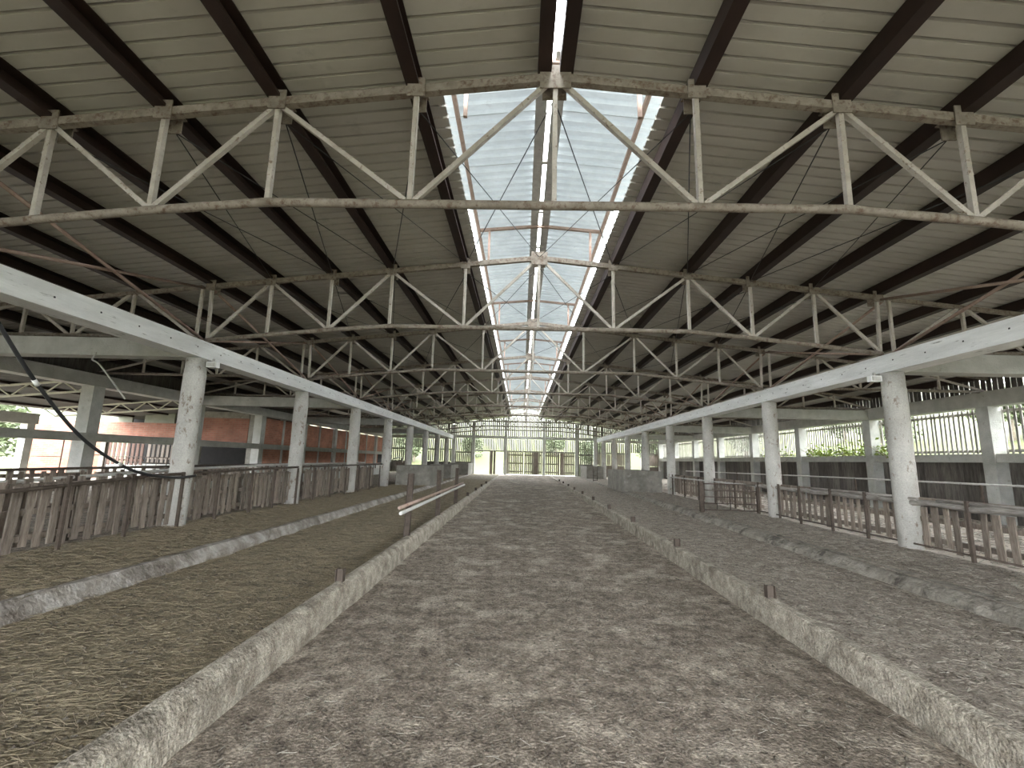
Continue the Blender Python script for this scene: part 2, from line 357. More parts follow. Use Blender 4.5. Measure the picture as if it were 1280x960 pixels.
# frames that lift the raised ridge
for n in range(1, 10):
    for yy in ((BAY * n,) if n != 1 else (BAY * n + .45,)):
        t = thing('rafter_pair', 'rust brown rafter frame lifting the raised ridge above the %s truss' % ORD[n], 'rafter', (CX, yy, 5.2), 'ridge rafter pairs')
        for s in (-1, 1):
            MB().bar((0, 0, .60), (s * 1.13, 0, .5), .05, .05).build('rafter', M['rust_pink'], t)
            MB().bar((s * .93, 0, -.08), (s * .93, 0, .52), .04, .04).build('post', M['rust_pink'], t)
for s in (-1, 1):
    tag(MB().bar((CX + s * 1.13, YM, 5.70), (CX + s * 1.13, 39.5, 5.70), .05, .06).build('ridge_eave_rail', M['rust_pink']),
        'rust brown rail under the raised ridge, ' + ('brick side' if s < 0 else 'slat wall side'), 'rail', 'ridge eave rails', 'thing')
    tag(MB().bar((CX + s * 1.22, YM, 5.33), (CX + s * 1.22, 39.5, 5.33), .02, .10).build('ridge_kerb_strip', M['galv']),
        'pale steel edge strip along the ridge opening, ' + ('brick side' if s < 0 else 'slat wall side'), 'strip', 'ridge edge strips', 'thing')

# purlins
def purlin(x, label, y0=YB, y1=40.5):
    z = ridge(x - CX) + .045
    b = MB(); h = SHEET - .05; w = .13
    b.box(-w / 2, w / 2, y0, y1, 0, .014); b.box(-w / 2, w / 2, y0, y1, h - .012, h); b.box(-w / 2, -w / 2 + .012, y0, y1, .014, h - .012); b.box(w / 2 - .03, w / 2, y0, y1, .014, .03)
    tag(b.build('purlin', M['purlin'], None, (x, 0, z)), label, 'purlin', 'dark roof purlins', 'thing')
for s, nm in ((-1, 'brick side'), (1, 'slat wall side')):
    purlin(CX + s * .105, 'dark brown steel ridge purlin beside the ridge slit, ' + nm, YB, 4.14)
    for k in range(1, 6):
        purlin(node(s * k) + s * .04, 'dark brown steel purlin, %s one down the slope from the ridge, %s' % (ORD[k], nm))
    for k, d in enumerate((1.25, 2.3, 3.25, 4.6, 5.75)):
        purlin((XR if s > 0 else XL) + s * d, 'dark brown steel purlin over the side bay, %s beyond the round columns, %s' % (ORD[k + 1], nm))

# ---------------------------------------------------------------- steel roof trusses
def make_truss():
    t = thing('roof_truss', '', 'truss', (0, 0, 0), 'main roof trusses')
    st = M['paint_steel']
    top = {k: Vector((node(k), 0, ridge(node(k) - CX))) for k in range(-5, 6)}
    bot = {k: Vector((node(k), 0, zbot(k))) for k in range(-5, 6)}
    for s in (-1, 1):
        a, e = top[0], top[5 * s]
        MB().bar(a, e + (e - a) * .004, .07, .085).build('top_chord', st, t)
    MB().tube([bot[k] for k in range(-5, 6)], .042, 8).build('bottom_chord', st, t)
    for k in range(-5, 6):
        off = .12 if abs(k) == 5 else 0
        MB().bar(bot[k] + Vector((off * (-1 if k > 0 else 1) * .3, 0, 0)), top[k] - Vector((0, 0, .02)), .045, .05, (0, 1, 0)).build('post', M['lit_web_steel'], t)
        g = MB(); w, h = (.30, .25) if k == 0 else (.17, .16)
        g.box(top[k].x - w / 2, top[k].x + w / 2, -.05, -.038, top[k].z - h * .55, top[k].z + .11)
        g.box(top[k].x - w / 2, top[k].x + w / 2, .03, .16, top[k].z + .04, top[k].z + .052)
        g.box(top[k].x - w * .4, top[k].x + w * .4, .12, .132, top[k].z - .12, top[k].z + .05)
        g.build('gusset_plate', st, t)
    def dg(a, c): MB().bar(a, c, .045, .045).build('diagonal', M['lit_web_steel'], t)
    for s in (-1, 1):
        dg(bot[s] + Vector((-s * .04, 0, .03)), top[0] + Vector((s * .05, 0, -.03)))
        dg(bot[s] + Vector((s * .04, 0, .03)), top[2 * s] + Vector((-s * .03, 0, -.04)))
        dg(top[2 * s] + Vector((s * .03, 0, -.04)), bot[3 * s] + Vector((-s * .03, 0, .03)))
        dg(bot[3 * s] + Vector((s * .03, 0, .03)), top[4 * s] + Vector((-s * .03, 0, -.04)))
        dg(top[4 * s] + Vector((s * .03, 0, -.04)), bot[5 * s] + Vector((-s * .04, 0, .03)))
    return t
def make_aisle_truss(s):
    t = thing('side_truss', '', 'truss', (0, 0, 0), 'side bay trusses')
    st = M['paint_steel']; X0 = (XR if s > 0 else XL) + s * .08; X1 = (OR if s > 0 else OL)
    T = lambda d: Vector((X0 + s * d, 0, ridge(X0 + s * d - CX))); B = lambda d: Vector((X0 + s * d, 0, 3.55))
    E = abs(X1 - X0)
    MB().bar(T(0), T(E), .06, .07).build('top_chord', st, t)
    MB().tube([B(0), B(E)], .035, 8).build('bottom_chord', st, t)
    for d in (0, 1.25, 2.3, 3.25, 4.3):
        MB().bar(B(d), T(d), .045, .045, (0, 1, 0)).build('post', M['lit_web_steel'], t)
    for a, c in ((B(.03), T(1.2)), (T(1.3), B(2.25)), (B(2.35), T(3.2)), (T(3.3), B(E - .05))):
        MB().bar(a, c, .045, .045).build('diagonal', M['lit_web_steel'], t)
    return t
proto = make_truss(); aR = make_aisle_truss(1); aL = make_aisle_truss(-1)
for n in range(1, 10):
    o = proto if n == 1 else copy_tree(proto); o.location.y = BAY * n
    o['label'] = 'faded cream steel tube roof truss, %s one met walking from the camera' % ORD[n]
    for pr, nm in ((aR, 'slat wall side'), (aL, 'brick side')):
        q = pr if n == 1 else copy_tree(pr); q.location.y = BAY * n
        q['label'] = 'small steel side truss beyond the %s round column of the %s' % (ORD[n], nm)

# column-line X bracing and roof rods
for s, nm in ((-1, 'brick side'), (1, 'slat wall side')):
    x = (XL if s < 0 else XR) - .04 * s
    for n in range(1, 9):
        y0, y1 = n * BAY, (n + 1) * BAY
        for (za, zb_, w) in ((4.47, 3.50, 'falling away from'), (3.50, 4.47, 'rising away from')):
            dx = .05 if za > zb_ else -.05
            tag(MB().tube([(x + dx, y0 + .05, za), (x + dx, y1 - .05, zb_)], .024, 6).build('brace_tube', M['rust_pink']),
                'rust stained brace tube %s the %s truss, %s' % (w, ORD[n], nm), 'brace', 'crossed brace tubes', 'thing')
def pn(k): return 'the ridge' if k == 0 else '%s %s purlin' % ('brick side' if k < 0 else 'slat side', ORD[abs(k)])
for n in (1, 2, 3):
    y0, y1 = n * BAY, (n + 1) * BAY
    for k in range(-4, 4):
        for (a, c, w) in ((k, k + 1, 'from'), (k + 1, k, 'towards')):
            p, q = node(a), node(c)
            tag(MB().tube([(p, y0 + .14, ridge(p - CX) - .10), (q, y1, ridge(q - CX) + .02)], .007, 4).build('tie_rod', M['black']),
                'tie rod behind the %s truss, %s to %s' % (ORD[n], pn(a), pn(c)), 'rod', 'tie rods behind the %s truss' % ORD[n], 'thing')

# ---------------------------------------------------------------- concrete frame
def column_mesh():
    b = MB(); pts = []; rs = []
    z = -.35
    for k in range(5):
        z0, z1 = .15 + k * .62 if k else -.35, min(.15 + (k + 1) * .62, 2.91)
        pts += [(0, 0, z0 + .004), (0, 0, z1 - .004)]; rs += [.168 + .006 * (k % 2)] * 2
    b.tube(pts, rs, 20)
    return b.mesh('concrete_column', M['column'])
cm = column_mesh()
for s, nm in ((-1, 'brick side'), (1, 'slat wall side')):
    for n in range(0, 10):
        if n == 0: lab = 'round concrete column of the %s row standing level with the camera' % nm
        else: lab = 'round concrete column of the %s row, under the %s truss' % (nm, ORD[n])
        tag(link('concrete_column', cm, None, (XL if s < 0 else XR, BAY * n, .25)), lab, 'column', 'round concrete columns', 'thing')
    b = MB(); xx = XL if s < 0 else XR
    b.box(-.17, .17, YB, 38.2, 0, ZT - ZB)
    tag(b.build('long_beam', M['white_concrete'], None, (xx, 0, ZB)), 'long whitewashed concrete beam on the round columns of the ' + nm, 'beam', 'long beams', 'thing')
    hb = MB(); y = 3.4; xf = -.17 * s
    while y < 30:
        hb.quadbox((xf, y, .16 + random.uniform(-.015, .015)), (.006, .022, .022)); y += .62
    lb = [o for o in COL.objects if o.name.startswith('long_beam')][-1]
    hb.build('tie_holes', M['black'], lb)['kind'] = 'stuff'
    for n in (2, 4, 6, 8):
        b = MB(); x0, x1 = (XR + .17, OR - .16) if s > 0 else (OL + .16, XL - .17)
        b.box(x0, x1, -.15, .15, 0, .32)
        tag(b.build('cross_beam', M['concrete'], None, (0, BAY * n, ZB)), 'grey concrete cross beam behind the %s round column of the %s' % (ORD[n], nm), 'beam', 'cross beams', 'thing')

# ---------------------------------------------------------------- wall on the slat side
wr_ = struct('wall_right', None); wr_['label'] = 'outer wall of slats over dark boards'
for n in range(-1, 11):
    MB().box(-.16, .16, -.16, .16, .0, ZB).build('outer_post', M['concrete'], wr_, (OR - .1, BAY * n, 0))
MB().box(OR - .26, OR + .06, YB, YE, ZB, ZB + .38).build('top_beam', M['concrete'], wr_)
for n in range(-2, 10):
    MB().box(OR - .22, OR + .12, BAY * n + .16, BAY * n + BAY - .16, 1.76, 1.97).build('sill_beam', M['concrete'], wr_)
sl = MB().box(-.011, .011, -.026, .026, 0, 1.2).mesh('slat', M['grey_wood'])
bo = MB().box(-.012, .012, -.098, .098, 0, 1.62).mesh('board', M['dark_wood'])
ev = MB().box(-.011, .011, -.062, .062, 0, .66).mesh('eave_slat', M['dark_wood'])
nsl = 0; y = 1.0
while y < YE - .1:
    if abs((y + 2) % 4 - 2) > .2 or True:
        o = link('slat', sl, wr_, (OR + .10 + random.uniform(-.004, .004), y + random.uniform(-.012, .012), 1.96)); o.rotation_euler = (random.uniform(-.012, .012), 0, 0)
    y += .145
y = 1.0
while y < YE:
    o = link('board', bo, wr_, (OR + .11 + random.uniform(-.006, .006), y, .16)); y += .2
y = .5
while y < YE:
    o = link('eave_slat', ev, wr_, (OR + .08, y + random.uniform(-.01, .01), ZB + .30)); y += .15
MB().box(OR + .115, OR + .14, YB, YE, 2.02, 2.09).build('rail', M['grey_wood'], wr_)
MB().box(OR + .115, OR + .14, YB, YE, 3.02, 3.09).build('rail', M['grey_wood'], wr_)

# ---------------------------------------------------------------- wall on the brick side
wl_ = struct('wall_left', None); wl_['label'] = 'brick infilled outer wall with concrete frame'
for n in range(0, 11):
    MB().box(-.17, .17, -.17, .17, 0, ZB).build('outer_post', M['concrete'], wl_, (OL, BAY * n, 0))
MB().box(OL - .16, OL + .22, YB, YE, ZB, ZB + .32).build('top_beam', M['concrete'], wl_)
MB().box(OL + .05, OL + .27, YB, YE, 1.72, 1.93).build('sill_beam', M['concrete'], wl_)
for n in range(5, 10):
    z0 = 1.0
    MB().box(OL - .12, OL + .02, BAY * n + .17, BAY * n + 3.83, z0, 3.10).build('brick_panel', M['brick_side'], wl_)
    MB().box(OL - .16, OL + .06, BAY * n + .17, BAY * n + 3.83, .1, z0).build('plinth', M['concrete'], wl_)
    MB().box(OL - .14, OL + .05, BAY * n + 1.92, BAY * n + 2.08, 1.0, ZB).build('strut', M['concrete'], wl_)
MB().box(OL + .021, OL + .045, 36.9, 38.2, 1.05, 1.74).build('hatch_shade', M['dark'], wl_)  # dark sheet stands for the shade inside a small opening

MB().box(OL - .42, OL - .38, YB, YE, 3.40, 4.10).build('fascia_board', M['dark_wood'], wl_)
wk = struct('wall_near_blocker', None); wk['label'] = 'added unseen boarding behind the camera, holding back light'  # added out of view to keep light from behind off the trusses
for x0, x1, z1 in ((-18, -11.6, 3.3), (-11.6, -5.8, 4.4), (6.4, 12.2, 4.4)): MB().box(x0, x1, YB - .05, YB, 0, z1).build('boarding', M['dark_wood'], wk)  # outermost piece closes the lean-to front to darken it
MB().box(-5.8, 6.4, YB - .05, YB, 3.6, 4.6).build('boarding', M['dark_wood'], wk)

# return wall of the brick building, facing the camera
wb = struct('wall_back', None); wb['label'] = 'end wall of the brick building across the side bay'
Y2 = 20.0
MB().box(OL - .42, OL - .17, Y2 - .1, Y2 + .2, 0, ZB + .1).build('pier', M['dirty_concrete'], wb)
MB().box(-14.1, OL - .5, Y2, Y2 + .14, 1.95, 3.02).build('brick_panel', M['brick_end'], wb)
MB().box(-14.1, OL - .5, Y2 - .02, Y2 + .16, 3.02, 3.3).build('lintel', M['dirty_concrete'], wb)
MB().box(-14.1, OL - .5, Y2 - .02, Y2 + .16, .1, .98).build('low_wall', M['dirty_concrete'], wb)
MB().box(-14.4, -14.1, Y2 - .05, Y2 + .2, .1, 3.3).build('pier', M['dirty_concrete'], wb)
MB().box(-18.2, -14.4, Y2, Y2 + .14, 2.12, 2.74).build('brick_panel', M['brick_end'], wb)
for x0, x1 in ((-18.2, -17.25), (-16.7, -15.35), (-14.9, -14.4)):
    MB().box(x0, x1, Y2 + .02, Y2 + .1, 2.74, 3.25).build('panel', M['panel'], wb)
MB().box(-21.6, -18.2, Y2, Y2 + .14, .1, 2.74).build('brick_panel', M['brick_end'], wb)
MB().box(-21.95, -21.6, Y2 - .15, Y2 + .25, .0, 2.9).build('pier', M['plaster'], wb)
MB().box(-18.35, -18.15, Y2 - .12, Y2 + .16, .1, 2.12).build('pier', M['dirty_concrete'], wb)
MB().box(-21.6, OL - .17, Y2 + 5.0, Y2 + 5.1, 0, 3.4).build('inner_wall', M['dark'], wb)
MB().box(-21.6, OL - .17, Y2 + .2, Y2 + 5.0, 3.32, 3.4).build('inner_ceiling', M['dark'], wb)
def slat_gate(name, label, x0, x1, y, z0, z1, material, pitch=.2, w=.12):
    t = thing(name, label, 'gate', ((x0 + x1) / 2, y, z0), None)
    L = x1 - x0; n = int(L / pitch); me = MB().box(-w / 2, w / 2, -.012, .012, 0, z1 - z0).mesh('board', material)
    for i in range(n):
        link('board', me, t, (-L / 2 + (i + .5) * L / n, 0, random.uniform(-.02, .02)))
    for z in (.2, z1 - z0 - .2): MB().box(-L / 2, L / 2, .012, .05, z - .04, z + .04).build('rail', material, t)
    return t
slat_gate('slatted_gate', 'brown slatted timber gate below the brick band', -18.1, -16.45, Y2 - .03, .9, 2.08, M['brown_wood'])
slat_gate('slatted_gate', 'grey slatted timber gate beside the brown one', -16.35, -14.5, Y2 - .03, 1.0, 2.08, M['gate_wood'])
MB().box(-18.1, -14.4, Y2 - .0, Y2 + .1, .1, .95).build('low_wall', M['concrete'], wb)
# lean-to roof with pale lattice trusses beyond the outer posts
lz = lambda x: 3.52 + .088 * (x - OL)
lt = struct('ceiling', None); lt['label'] = 'low lean-to roof beyond the outer posts'
ls = sheet_mesh('roof_sheet', -17.9, OL - .1, lz, 6, M['dark_roof'])
y = YB
while y < Y2 + .3: link('roof_sheet', ls, lt, (0, y, 0)); y += W
for n in (1, 2, 3, 4):
    t = thing('lattice_truss', 'pale cream lattice girder of the lean-to, tied to the %s outer post' % ORD[n], 'truss', (0, BAY * n + .25, 0), 'lattice girders')
    T = lambda x: Vector((x, 0, lz(x) - .09)); B = lambda x: Vector((x, 0, lz(x) - .40))
    xa, xb = -17.3, OL - .2
    MB().bar(T(xa), T(xb), .05, .05).build('top_chord', M['pale_steel'], t); MB().bar(B(xa + .45), B(xb - .25), .05, .05).build('bottom_chord', M['pale_steel'], t)
    np_ = 12; st = (xb - xa) / np_
    for i in range(np_):
        a, c = xa + i * st, xa + (i + 1) * st
        p, q = (T(a), B(c)) if i % 2 == 0 else (B(a), T(c))
        MB().bar(p, q, .03, .03).build('lattice_bar', M['pale_steel'], t)
for k in range(4):
    x = -12.6 - 1.5 * k
    tag(MB().bar((x, YB, lz(x) - .04), (x, Y2 - .1, lz(x) - .04), .06, .07).build('purlin', M['purlin']), 'thin dark purlin under the lean-to roof, %s from the outer posts' % ORD[k + 1], 'purlin', 'lean-to purlins', 'thing')
tag(MB().box(-17.65, -17.35, YB, 16.2, 2.35, 2.72).build('eave_beam', M['concrete']), 'concrete eave beam at the open edge of the lean-to', 'beam', None, 'thing')
for n in (2, 3, 4):
    tag(MB().box(-.13, .13, -.13, .13, 0, 2.3).build('eave_post', M['concrete'], None, (-17.5, BAY * n, .05)), 'square concrete post under the lean-to eave beam, %s from the camera' % ORD[n - 1], 'post', 'eave posts', 'thing')

# ---------------------------------------------------------------- gable
wf = struct('wall_far', None); wf['label'] = 'far gable of dark slats in a concrete frame'
G = YE; ZF = .3
for x, w, z1 in ((OL, .3, 3.9), (-5.88, .28, 4.5), (-4.15, .26, 4.75), (-1.38, .26, 5.0), (1.93, .26, 5.0), (4.73, .26, 4.75), (6.33, .28, 4.5), (OR, .3, 3.9)):
    MB().box(-w / 2, w / 2, -.14, .14, .1, z1 - .05).build('gable_post', M['concrete'], wf, (x, G, 0))
for x0, x1 in ((-5.88, -4.15), (-4.15, -1.38), (-1.38, 1.93), (1.93, 4.73), (4.73, 6.33)):
    MB().box(x0 + .14, x1 - .13, G - .12, G + .12, 3.34, 3.56).build('gable_beam', M['concrete'], wf)
for x0, x1 in ((OL, -5.88), (6.33, OR)):
    MB().box(x0 + .15, x1 - .14, G - .1, G + .1, 3.2, 3.42).build('gable_beam', M['concrete'], wf)
def slats(x0, x1, z0f, z1f, pitch, w, material, nm='slats'):
    b = MB(); x = x0 + pitch / 2
    while x < x1:
        z0, z1 = z0f(x), z1f(x)
        if z1 - z0 > .03:
            ww = w * random.uniform(.85, 1.12); b.box(x - ww / 2, x + ww / 2, G + .10, G + .125, z0 + random.uniform(-.02, .02), z1 - random.uniform(0, .05))
        x += pitch * random.uniform(.94, 1.06)
    o = b.build(nm, material, wf); o['kind'] = 'stuff'; return o
c = lambda v: (lambda x: v)
roofz = lambda x: ridge(x - CX) + .2
for x0, x1, w in ((-5.75, -4.28, .11), (-4.02, -1.51, .105), (-1.25, 1.8, .095), (2.06, 4.6, .11), (4.86, 6.2, .11)):
    slats(x0, x1, c(3.56), roofz, .175, w, M['dark_wood'])
for x0, x1 in ((OL + .15, -6.0), (6.45, OR - .15)): slats(x0, x1, c(3.42), roofz, .16, .125, M['dark_wood'])
slats(-4.02, -1.51, c(2.32), c(3.34), .15, .07, M['grey_wood']); slats(-1.25, 1.8, c(2.28), c(3.34), .15, .07, M['grey_wood']); slats(2.06, 4.6, c(2.26), c(3.34), .15, .07, M['grey_wood'])
for x0, x1 in ((-5.75, -4.28), (4.86, 6.2)):
    slats(x0, x1, c(2.15), c(3.34), .16, .10, M['dark_wood']); slats(x0, x1, c(1.25), c(2.05), .16, .11, M['dark_wood']); slats(x0, x1, c(.3), c(1.25), .16, .17, M['dark_wood'])
    MB().box(x0, x1, G + .125, G + .17, 2.04, 2.16).build('rail', M['dark_wood'], wf); MB().box(x0, x1, G + .125, G + .17, 1.2, 1.3).build('rail', M['dark_wood'], wf)
for x0, x1, d0, d1, s in ((OL + .15, -6.02, -9.55, -8.45, -1), (6.47, OR - .15, 9.2, 10.25, 1)):
    for a, e in ((x0, d0), (d1, x1)):
        slats(a, e, c(2.35), c(3.2), .17, .115, M['dark_wood']); slats(a, e, c(1.3), c(2.25), .17, .12 if s < 0 else .15, M['dark_wood'] if s < 0 else M['gate_wood']); slats(a, e, c(.3), c(1.3), .17, .18, M['dark_wood'] if s < 0 else M['gate_wood'])
        MB().box(a, e, G + .125, G + .17, 2.24, 2.36).build('rail', M['dark_wood'], wf)
    slats(d0, d1, c(2.4), c(3.2), .17, .115, M['dark_wood'])
    MB().box(d0 - .1, d0, G - .08, G + .1, .3, 2.4).build('door_post', M['grey_wood'], wf); MB().box(d1, d1 + .1, G - .08, G + .1, .3, 2.4).build('door_post', M['grey_wood'], wf)
for x0, x1 in ((-4.02, -1.51), (-1.25, 1.8), (2.06, 4.6)):
    MB().box(x0, x1, G - .03, G + .05, 2.22, 2.32).build('gable_lintel', M['grey_wood'], wf)
MB().box(-2.72, -2.46, G - .06, G + .06, .2, 2.25).build('door_post', M['gate_wood'], wf)
MB().box(-2.4, -2.22, G + .0, G + .06, .2, 2.25).build('door_post', M['gate_wood'], wf)
b = MB().box(-1.9, 4.7, G - .5, G + .6, .0, ZF + .01); b.build('threshold', M['plaster'], wf)
def leaf_gate(label, x0, x1, dark):
    t = thing('barn_gate', label, 'gate', ((x0 + x1) / 2, G + .16, ZF + .02))
    L = x1 - x0; b = MB(); n = int(L / .15)
    for i in range(n):
        x = -L / 2 + (i + .5) * L / n; w = .112 * random.uniform(.92, 1.12)
        if i in dark: w = .16
        b.box(x - w / 2, x + w / 2, -.012, .012, random.uniform(0, .03), 1.9)
    o = b.build('boards', M['gate_wood'], t); o['kind'] = 'stuff'
    for z in (.25, .95, 1.65): MB().box(-L / 2, L / 2, .012, .05, z - .05, z + .05).build('rail', M['gate_wood'], t)
    return t
leaf_gate('slatted gate leaf in the middle gable bay, hinged beside the open doorway', -1.24, .18, (0,))
leaf_gate('slatted gate leaf in the middle gable bay, its grey boards closer set', .26, 1.78, (5, 6, 7))
leaf_gate('slatted gate leaf next bay to the middle, hinged on the middle post', 2.08, 3.28, (6, 7))
leaf_gate('slatted gate leaf with a dark wide board, next bay to the middle', 3.34, 4.58, (0, 1))

# ---------------------------------------------------------------- pallet fence, brick side
def rail_tube(name, pts, r, material, label, cat='rail', group=None, n=8):
    return tag(MB().tube(pts, r, n).build(name, material), label, cat, group, 'thing')
fb = []
for w in (.08, .09, .105): fb.append(MB().box(-.011, .011, -w / 2, w / 2, 0, .80).mesh('board', M['wood']))
def pallet_fence(xf, y0, y1, label, side, pitch, zt, group, zf, gap=0, back=True, hgt=.8):
    t = thing('pallet_fence', label, 'fence', (xf, y0, zf), group)
    y = 0; i = 0
    while y < y1 - y0:
        if random.random() > gap:
            o = link('board', random.choice(fb), t, (side * .0, y, random.uniform(-.03, .06))); o.rotation_euler = (random.uniform(-.02, .02), random.uniform(-.02, .02), 0); o.scale = (1, 1, hgt / .8 * random.uniform(.93, 1.04))
        y += pitch * random.uniform(.9, 1.1); i += 1
    for z in (.12, .42, .72):
        MB().box(side * .02, side * .10, 0, y1 - y0, z - .035, z + .035).build('rail', M['wood'], t)
    if back:
        y = .06
        while y < y1 - y0:
            o = link('back_board', fb[1], t, (side * .125, y, random.uniform(-.02, .05))); y += pitch * 1.55 * random.uniform(.85, 1.15)
    return t
ys = [4.4, 5.62, 6.84, 8.62, 9.85, 11.05, 12.6, 14.2, 15.6, 17.2, 18.6]
for i in range(len(ys) - 1):
    pallet_fence(-5.83 if (i % 2 == 0) else -5.87, ys[i], ys[i + 1] - .06, 'brown upright pallet panel tied along the straw strip, %s from the camera' % ORD[i + 1], -1, .165, 1.0, 'pallet panels of the brick side', .33, gap=.05, hgt=.75)
post_me = MB().box(-.02, .02, -.02, .02, -.1, .90).mesh('fence_post', M['rust'])
py = [5.89, 6.84, 7.87, 8.81, 9.9, 10.8, 11.9, 12.9, 14.0, 15.2, 16.4, 17.6, 18.8]
for i, yv in enumerate(py):
    tag(link('fence_post', post_me, None, (-5.70, yv, .27)), 'thin rusty fence post before the brown pallets, %s from the camera' % (ORD[i + 1] if i < 12 else 'thirteenth'), 'post', 'rusty posts of the brick side', 'thing')
rail_tube('top_rail', [(-5.70, 3.6, .98), (-5.70, 5.4, 1.03), (-5.72, 7.2, 1.13), (-5.70, 9.5, 1.17), (-5.71, 12, 1.2), (-5.62, 18.8, 1.22)], .024, M['rust'], 'rusty steel top rail along the brown pallet fence')
rail_tube('top_rail', [(-6.32, 3.6, 1.0), (-6.32, 5.6, 1.08), (-6.32, 8.4, 1.18), (-6.3, 11.2, 1.24), (-6.25, 18.5, 1.27)], .026, M['galv'], 'pale galvanised pipe just behind the brown pallet fence')
for i, y in enumerate((6.6, 9.3, 12.0, 15.0, 18.0)):
    tag(MB().box(-.03, .03, -.03, .03, 0, .92).build('pipe_post', M['rust'], None, (-6.32, y, .25)), 'dark post under the pale pipe, %s from the camera' % ORD[i + 1], 'post', 'posts of the pale pipe', 'thing')
for i, (y0, y1) in enumerate(((6.5, 10.2), (10.4, 14.0), (14.2, 19.0))):
    pallet_fence(-9.5, y0, y1, 'old picket fence deep in the brick side pens, %s from the camera' % ORD[i + 1], -1, .2, 1.0, 'inner picket fences', .26, gap=.08, back=False)
rail_tube('top_rail', [(-9.42, 6.0, 1.09), (-9.42, 19, 1.14)], .028, M['rust'], 'brown rail on the inner picket fence of the brick side')
def pipe_gate(label, loc, L, H, nb, rz=0, nv=0, r=.018, post=False):
    t = thing('steel_gate', label, 'gate', loc, None, rz)
    f = MB(); f.tube([(0, 0, 0), (L, 0, 0)], r, 6); f.tube([(0, 0, H), (L, 0, H)], r, 6); f.tube([(0, 0, -.05), (0, 0, H)], r * 1.1, 6); f.tube([(L, 0, -.05), (L, 0, H)], r * 1.1, 6)
    f.build('frame', M['rust'], t)
    for k in range(nb):
        z = H * (k + 1) / (nb + 1); MB().tube([(0, 0, z), (L, 0, z)], r * .8, 6).build('bar', M['rust'], t)
    for k in range(nv):
        x = L * (k + 1) / (nv + 1); MB().tube([(x, 0, 0), (x, 0, H)], r * .7, 6).build('bar', M['rust'], t)
    if post: MB().box(-.1, -.02, -.05, .05, -.15, H + .06).build('gate_post', M['rust'], t)
    return t
pipe_gate('tall open steel gate before the sunny brick wall', (-18.0, 16.4, .35), 1.5, 1.75, 1)
pipe_gate('steel gate frame beside the tall gate, before the sunny brick wall', (-16.4, 16.6, .35), 1.3, 1.45, 2)
pipe_gate('steel pen gate in front of the brown slatted gate', (-17.4, 19.2, .35), 2.6, .9, 3, nv=5)
# low manger wall with rail further down the brick side
t = thing('manger_wall', 'low pale manger wall with a thin rail, before the long brick wall', 'manger', (-10.2, 12.5, .2))
MB().box(-.08, .08, 0, 22, 0, .52).build('wall_body', M['concrete'], t)
for y in range(0, 22, 2): MB().box(-.02, .02, y - .02, y + .02, .52, .85).build('post', M['rust'], t)
MB().tube([(0, 0, .85), (0, 22, .85)], .02, 6).build('rail', M['rust'], t)

# ---------------------------------------------------------------- fence, slat wall side
ys = [4.6, 6.0, 7.35, 8.75, 10.1, 11.4, 12.55]
for i in range(len(ys) - 1):
    pallet_fence(6.42, ys[i], ys[i + 1] - .05, 'grey picket pallet against the pale pen floor, %s from the camera' % ORD[i + 1], 1, .2, .95, 'picket pallets of the slat wall side', .33, gap=.04, back=False, hgt=.66)
for i, (y0, y1) in enumerate(((12.9, 15.8), (16.2, 20.3))):
    pallet_fence(6.45, y0, y1, 'brown picket panel beyond the steel gate, %s one' % ORD[i + 1], 1, .17, .95, 'picket panels beyond the gate', .33, gap=.03, back=False, hgt=.66)
b = MB(); rnd = random.Random(3); pts = []; rs = []
y = 4.0
while y < 12.9:
    pts.append((6.33 + rnd.uniform(-.015, .015), y, 1.00 + rnd.uniform(-.012, .02))); rs.append(rnd.uniform(.038, .055)); y += .35
b.tube(pts, rs, 7); tag(b.build('timber_rail', M['log']), 'rough split timber pole lying along the picket pallet tops', 'rail', None, 'thing')
b = MB(); b.tube([(6.30, 7.7, 1.06), (6.32, 8.9, 1.075), (6.31, 10.4, 1.07)], .03, 6); tag(b.build('timber_rail', M['log']), 'short pale stick tied on top of the long timber pole', 'rail', None, 'thing')
b = MB(); b.tube([(6.31, 5.0, 1.05), (6.33, 6.2, 1.06), (6.3, 7.35, 1.065)], .03, 6); tag(b.build('timber_rail', M['log']), 'splintered stick on the long pole beside the second round column', 'rail', None, 'thing')
py = [4.9, 5.9, 6.86, 8.81, 9.76, 10.82, 11.66, 12.64, 14.0, 15.4, 16.8, 18.2, 19.6]
for i, yv in enumerate(py):
    tag(link('fence_post', post_me, None, (6.28, yv, .2)), 'thin dark fence post of the slat wall side, %s from the camera' % (ORD[i + 1] if i < 12 else 'thirteenth'), 'post', 'rusty posts of the slat wall side', 'thing')
rail_tube('top_rail', [(6.28, 12.7, 1.0), (6.28, 20.3, .98)], .022, M['galv'], 'thin pale top rail of the pickets beyond the steel gate')
rail_tube('bottom_rail', [(6.30, 4.3, .36), (6.30, 12.7, .36)], .014, M['rust'], 'thin rusty bottom rail under the picket pallets')
pipe_gate('rusty steel pipe gate with five bars, swung out across the manure strip', (4.90, 12.8, .34), 1.4, .68, 3, rz=-.03, nv=3, post=True)
rail_tube('pen_rail', [(10.5, 4.5, 1.26), (10.5, 16, 1.22), (10.5, 30, 1.12)], .022, M['galv'], 'thin pipe rail before the dark boards of the slat wall')
for i, y in enumerate((7, 11, 15, 19, 23, 27)):
    tag(MB().box(-.02, .02, -.02, .02, 0, 1.0).build('rail_post', M['rust'], None, (10.5, y, .22)), 'thin post of the pipe rail before the dark boards, %s from the camera' % ORD[i + 1], 'post', 'pipe rail posts', 'thing')

